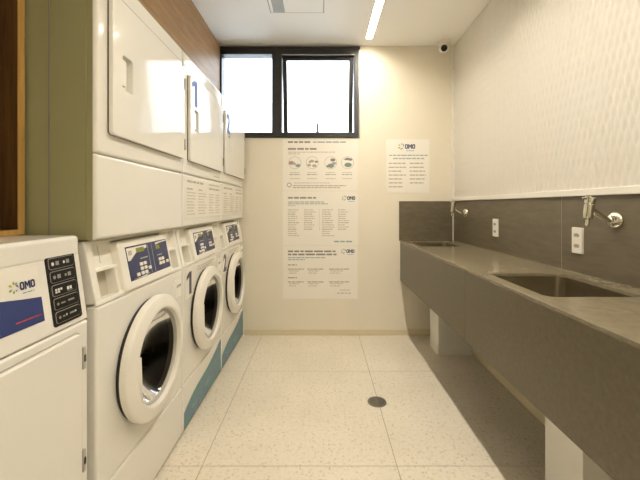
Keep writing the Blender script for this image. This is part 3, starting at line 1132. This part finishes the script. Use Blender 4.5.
r, mx = sheet('poster', 282.6, 357.6, 245.6, 298.6, 'lowest poster of the three under the window, with two rows of captions', 'poster', 'posters under the window')
P = PR(r)
m = P.part('heading')
pl(m, mx, 288, 335.5, 251.3, 1.6, M['ink'])
pl(m, mx, 288, 336.5, 254.4, 1.6, M['ink'])
m = P.part('paragraph')
pl(m, mx, 288, 325, 257.6, 0.9, M['ink_blue'])
pl(m, mx, 288, 305, 259.6, 0.9, M['ink_blue'])
for yy in (264.8, 277.6):
    m = P.part('subheading')
    pl(m, mx, 288, 297, yy, 1.2, M['ink_mid'])
    for c0, c1 in ((288, 304), (307.5, 324), (329, 349)):
        m = P.part('caption')
        pl(m, mx, c0, c1, yy + 4.2, 1.0, M['ink_mid'])
        m = P.part('caption_text')
        pl(m, mx, c0 + 1, c0 + (c1 - c0) * 0.7, yy + 6.0, 0.8, M['ink_pale'])
        pl(m, mx, c0 + 1, c0 + (c1 - c0) * 0.55, yy + 8.2, 0.8, M['ink_pale'])
m = P.part('footnote')
pl(m, mx, 337, 352, 293.0, 1.0, M['ink_pale'])
pl(m, mx, 340, 350, 290.0, 0.8, M['ink_pale'])
m = P.part('logo')
X, Z = bw(343.8, 253.0)
logo(m, mx, X, Z, 3.6 / PXM, 0.0043)
P.done()

r, mx = sheet('notice', 386.2, 429.4, 139.4, 192.6, 'single white notice with a logo and two-column list, right of the window', 'notice')
P = PR(r)
m = P.part('paragraph')
pl(m, mx, 389, 427.5, 155.4, 1.1, M['ink_blue'])
pl(m, mx, 393, 424, 158.6, 1.1, M['ink_blue'])
for c0, n in ((388.6, 7), (409.6, 6)):
    for k in range(n):
        m = P.part('list_row')
        pl(m, mx, c0, c0 + 18 * random.uniform(0.72, 1.0), 163.4 + 3.9 * k, 1.0, M['ink_mid'])
m = P.part('logo')
X, Z = bw(401.6, 148.9)
logo(m, mx, X, Z, 4.6 / PXM, 0.0043)
P.done()

# ------------------------------------------------------------------ counter with two sinks
CX0, CZT = 0.723, 0.868
CY0 = 0.10
SX0, SX1 = 0.775, 1.115
SINKS = [(1.165, 1.575), (2.62, 3.03)]
ctr = thing('counter', (CX0, CY0, 0), 'long grey-brown stone counter with a deep front along the right wall', 'counter')
TL = T(-CX0, -CY0, 0)
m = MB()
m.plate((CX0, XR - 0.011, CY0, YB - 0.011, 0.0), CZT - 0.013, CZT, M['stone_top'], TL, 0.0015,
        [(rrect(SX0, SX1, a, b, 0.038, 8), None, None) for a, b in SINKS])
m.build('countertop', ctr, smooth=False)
m = MB()
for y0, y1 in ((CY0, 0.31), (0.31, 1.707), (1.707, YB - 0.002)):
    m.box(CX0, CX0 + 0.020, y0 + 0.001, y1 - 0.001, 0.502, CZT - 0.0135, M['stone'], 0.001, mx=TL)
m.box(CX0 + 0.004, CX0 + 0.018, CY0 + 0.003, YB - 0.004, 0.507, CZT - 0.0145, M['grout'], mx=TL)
m.build('front_panel', ctr, smooth=False)

SXc = (SX0 + SX1) / 2
def make_sink():
    hw = (SX1 - SX0) / 2
    hl = (SINKS[0][1] - SINKS[0][0]) / 2
    root = thing('sink', (SXc, sum(SINKS[0]) / 2, CZT - 0.20), 'x', 'sink', 'steel sinks in the counter')
    t = bmesh.new()
    rings = []
    for ins, z, rc in ((-0.010, 0.186, 0.042), (0.001, 0.186, 0.037), (0.002, 0.16, 0.037), (0.004, 0.10, 0.038), (0.007, 0.03, 0.04), (0.014, 0.012, 0.045), (0.035, 0.003, 0.03), (0.06, 0.001, 0.02)):
        rings.append([t.verts.new((a, b, z)) for a, b in rrect(-hw + ins, hw - ins, -hl + ins, hl - ins, rc, 8)])
    for r0, r1 in zip(rings, rings[1:]):
        for k in range(len(r0)):
            j = (k + 1) % len(r0)
            t.faces.new((r0[k], r0[j], r1[j], r1[k]))
    t.faces.new(rings[-1])
    m = MB()
    m._merge(t, M['steel'], None)
    o = m.build('basin', root)
    sm = o.modifiers.new('thickness', 'SOLIDIFY')
    sm.thickness = 0.0015
    sm.offset = 0
    m = MB()
    m.lathe([(0.0, 0.0025), (0.018, 0.002), (0.036, 0.0045), (0.044, 0.004), (0.046, 0.0018), (0.0, 0.0018)], M['chrome'], Matrix.Identity(4), 36)
    m.build('drain', root)
    return root
sk = make_sink()
sk['label'] = 'near steel sink with rounded corners, in the counter by the closer tap'
sk2 = copy_tree(sk)
sk2.location.y = sum(SINKS[1]) / 2
sk2['label'] = 'far steel sink at the back wall end of the counter'

# white blocks that carry the counter
for y0, y1, x0, lb in ((2.675, 2.876, 0.922, 'white block under the far end of the counter, near the back wall'),
                       (1.195, 1.397, 0.920, 'white block under the near part of the counter, below the close sink')):
    m = MB()
    m.box(-0.0, XR - 0.026 - x0, -(y1 - y0) / 2, (y1 - y0) / 2, 0, CZT - 0.20 - 0.004, M['support'], 0.003)
    o = m.build('counter_support')
    o.location = (x0, (y0 + y1) / 2, 0)
    tag(o, lb, 'support', 'white blocks under the counter')

# ------------------------------------------------------------------ taps
def make_tap():
    root = thing('tap', (XR - 0.010, 1.392, 1.122), 'x', 'tap', 'wall taps over the sinks')
    WR = AX_R                                # n points into the room
    m = MB()
    m.lathe([(0, 0), (0.034, 0), (0.036, 0.004), (0.033, 0.012), (0.022, 0.020), (0.014, 0.024), (0, 0.024)], M['chrome'], WR, 40)
    m.build('flange', root)
    m = MB()
    P = [(-0.012, 0, 0), (-0.032, 0, 0.001), (-0.052, 0, 0.010), (-0.074, 0, 0.027), (-0.094, 0, 0.040), (-0.110, 0, 0.046)]
    m.tube(P, 0.0108, M['chrome'])
    m.build('arm', root)
    tl = T(-0.115, 0, 0.0) @ Matrix.Rotation(math.radians(7), 4, 'Y')
    m = MB()
    m.lathe([(0, 0.002), (0.010, 0.002), (0.016, 0.006), (0.0185, 0.012), (0.0185, 0.062), (0.017, 0.066), (0, 0.066)], M['chrome'], tl, 32)
    m.build('body', root)
    m = MB()
    m.lathe([(0, 0.067), (0.017, 0.067), (0.0195, 0.071), (0.0195, 0.090), (0.017, 0.095), (0, 0.096)], M['chrome'], tl, 32)
    m.box(-0.031, -0.010, -0.005, 0.005, 0.083, 0.092, M['chrome'], 0.003, mx=tl)
    m.build('handle', root)
    m = MB()
    m.lathe([(0, -0.024), (0.0065, -0.024), (0.008, -0.020), (0.008, 0.004), (0, 0.004)], M['chrome'], tl, 24)
    m.build('spout', root)
    return root
tap = make_tap()
tap['label'] = 'chrome wall tap above the near sink, beside the closer power socket'
tap2 = copy_tree(tap)
tap2.location.y = 2.83
tap2['label'] = 'small chrome wall tap above the far sink, next to the back corner'

# ------------------------------------------------------------------ power sockets
def make_outlet():
    root = thing('power_socket', (XR - 0.010, 1.594, 1.018), 'x', 'socket', 'white power sockets on the grey tiles')
    m = MB()
    m.plate((-0.033, 0.033, -0.061, 0.061, 0.005), 0.0, 0.009, M['white_trim'], AX_R, 0.004)
    m.build('cover_plate', root)
    for b in (-0.025, 0.025):
        m = MB()
        hexa = [(0.019 * math.cos(math.radians(t)) , b + 0.0115 * math.sin(math.radians(t))) for t in (0, 50, 130, 180, 230, 310)]
        m.poly(hexa, 0.0095, M['plastic_grey'], AX_R)
        for a in (-0.0095, 0.0, 0.0095):
            m.poly(circle(a, b + (0.003 if a == 0 else -0.001), 0.0024, 12), 0.0099, M['black'], AX_R)
        m.build('socket', root)
    return root
so = make_outlet()
so['label'] = 'white double power socket close under the near tap'
so2 = copy_tree(so)
so2.location.y = 2.344
so2.location.z = 1.030
so2['label'] = 'white double power socket on the grey tiles between the two sinks'

# ------------------------------------------------------------------ floor drain
dr = thing('floor_drain', (0.337, 2.047, 0), 'round dark metal drain in the beige floor', 'drain')
m = MB()
m.lathe([(0.0, 0.0004), (0.056, 0.0004), (0.056, 0.003), (0.052, 0.0045), (0.045, 0.004), (0.044, 0.0015), (0.0, 0.0015)], M['drain'], Matrix.Identity(4), 40)
m.build('rim', dr)
m = MB()
for k in range(-3, 4):
    y = k * 0.0115
    hw = math.sqrt(max(0.044 ** 2 - y * y, 0)) 
    m.box(-hw, hw, y - 0.0035, y + 0.0035, 0.0012, 0.004, M['drain'])
m.box(-0.004, 0.004, -0.043, 0.043, 0.0012, 0.0042, M['drain'])
m.build('grate', dr)
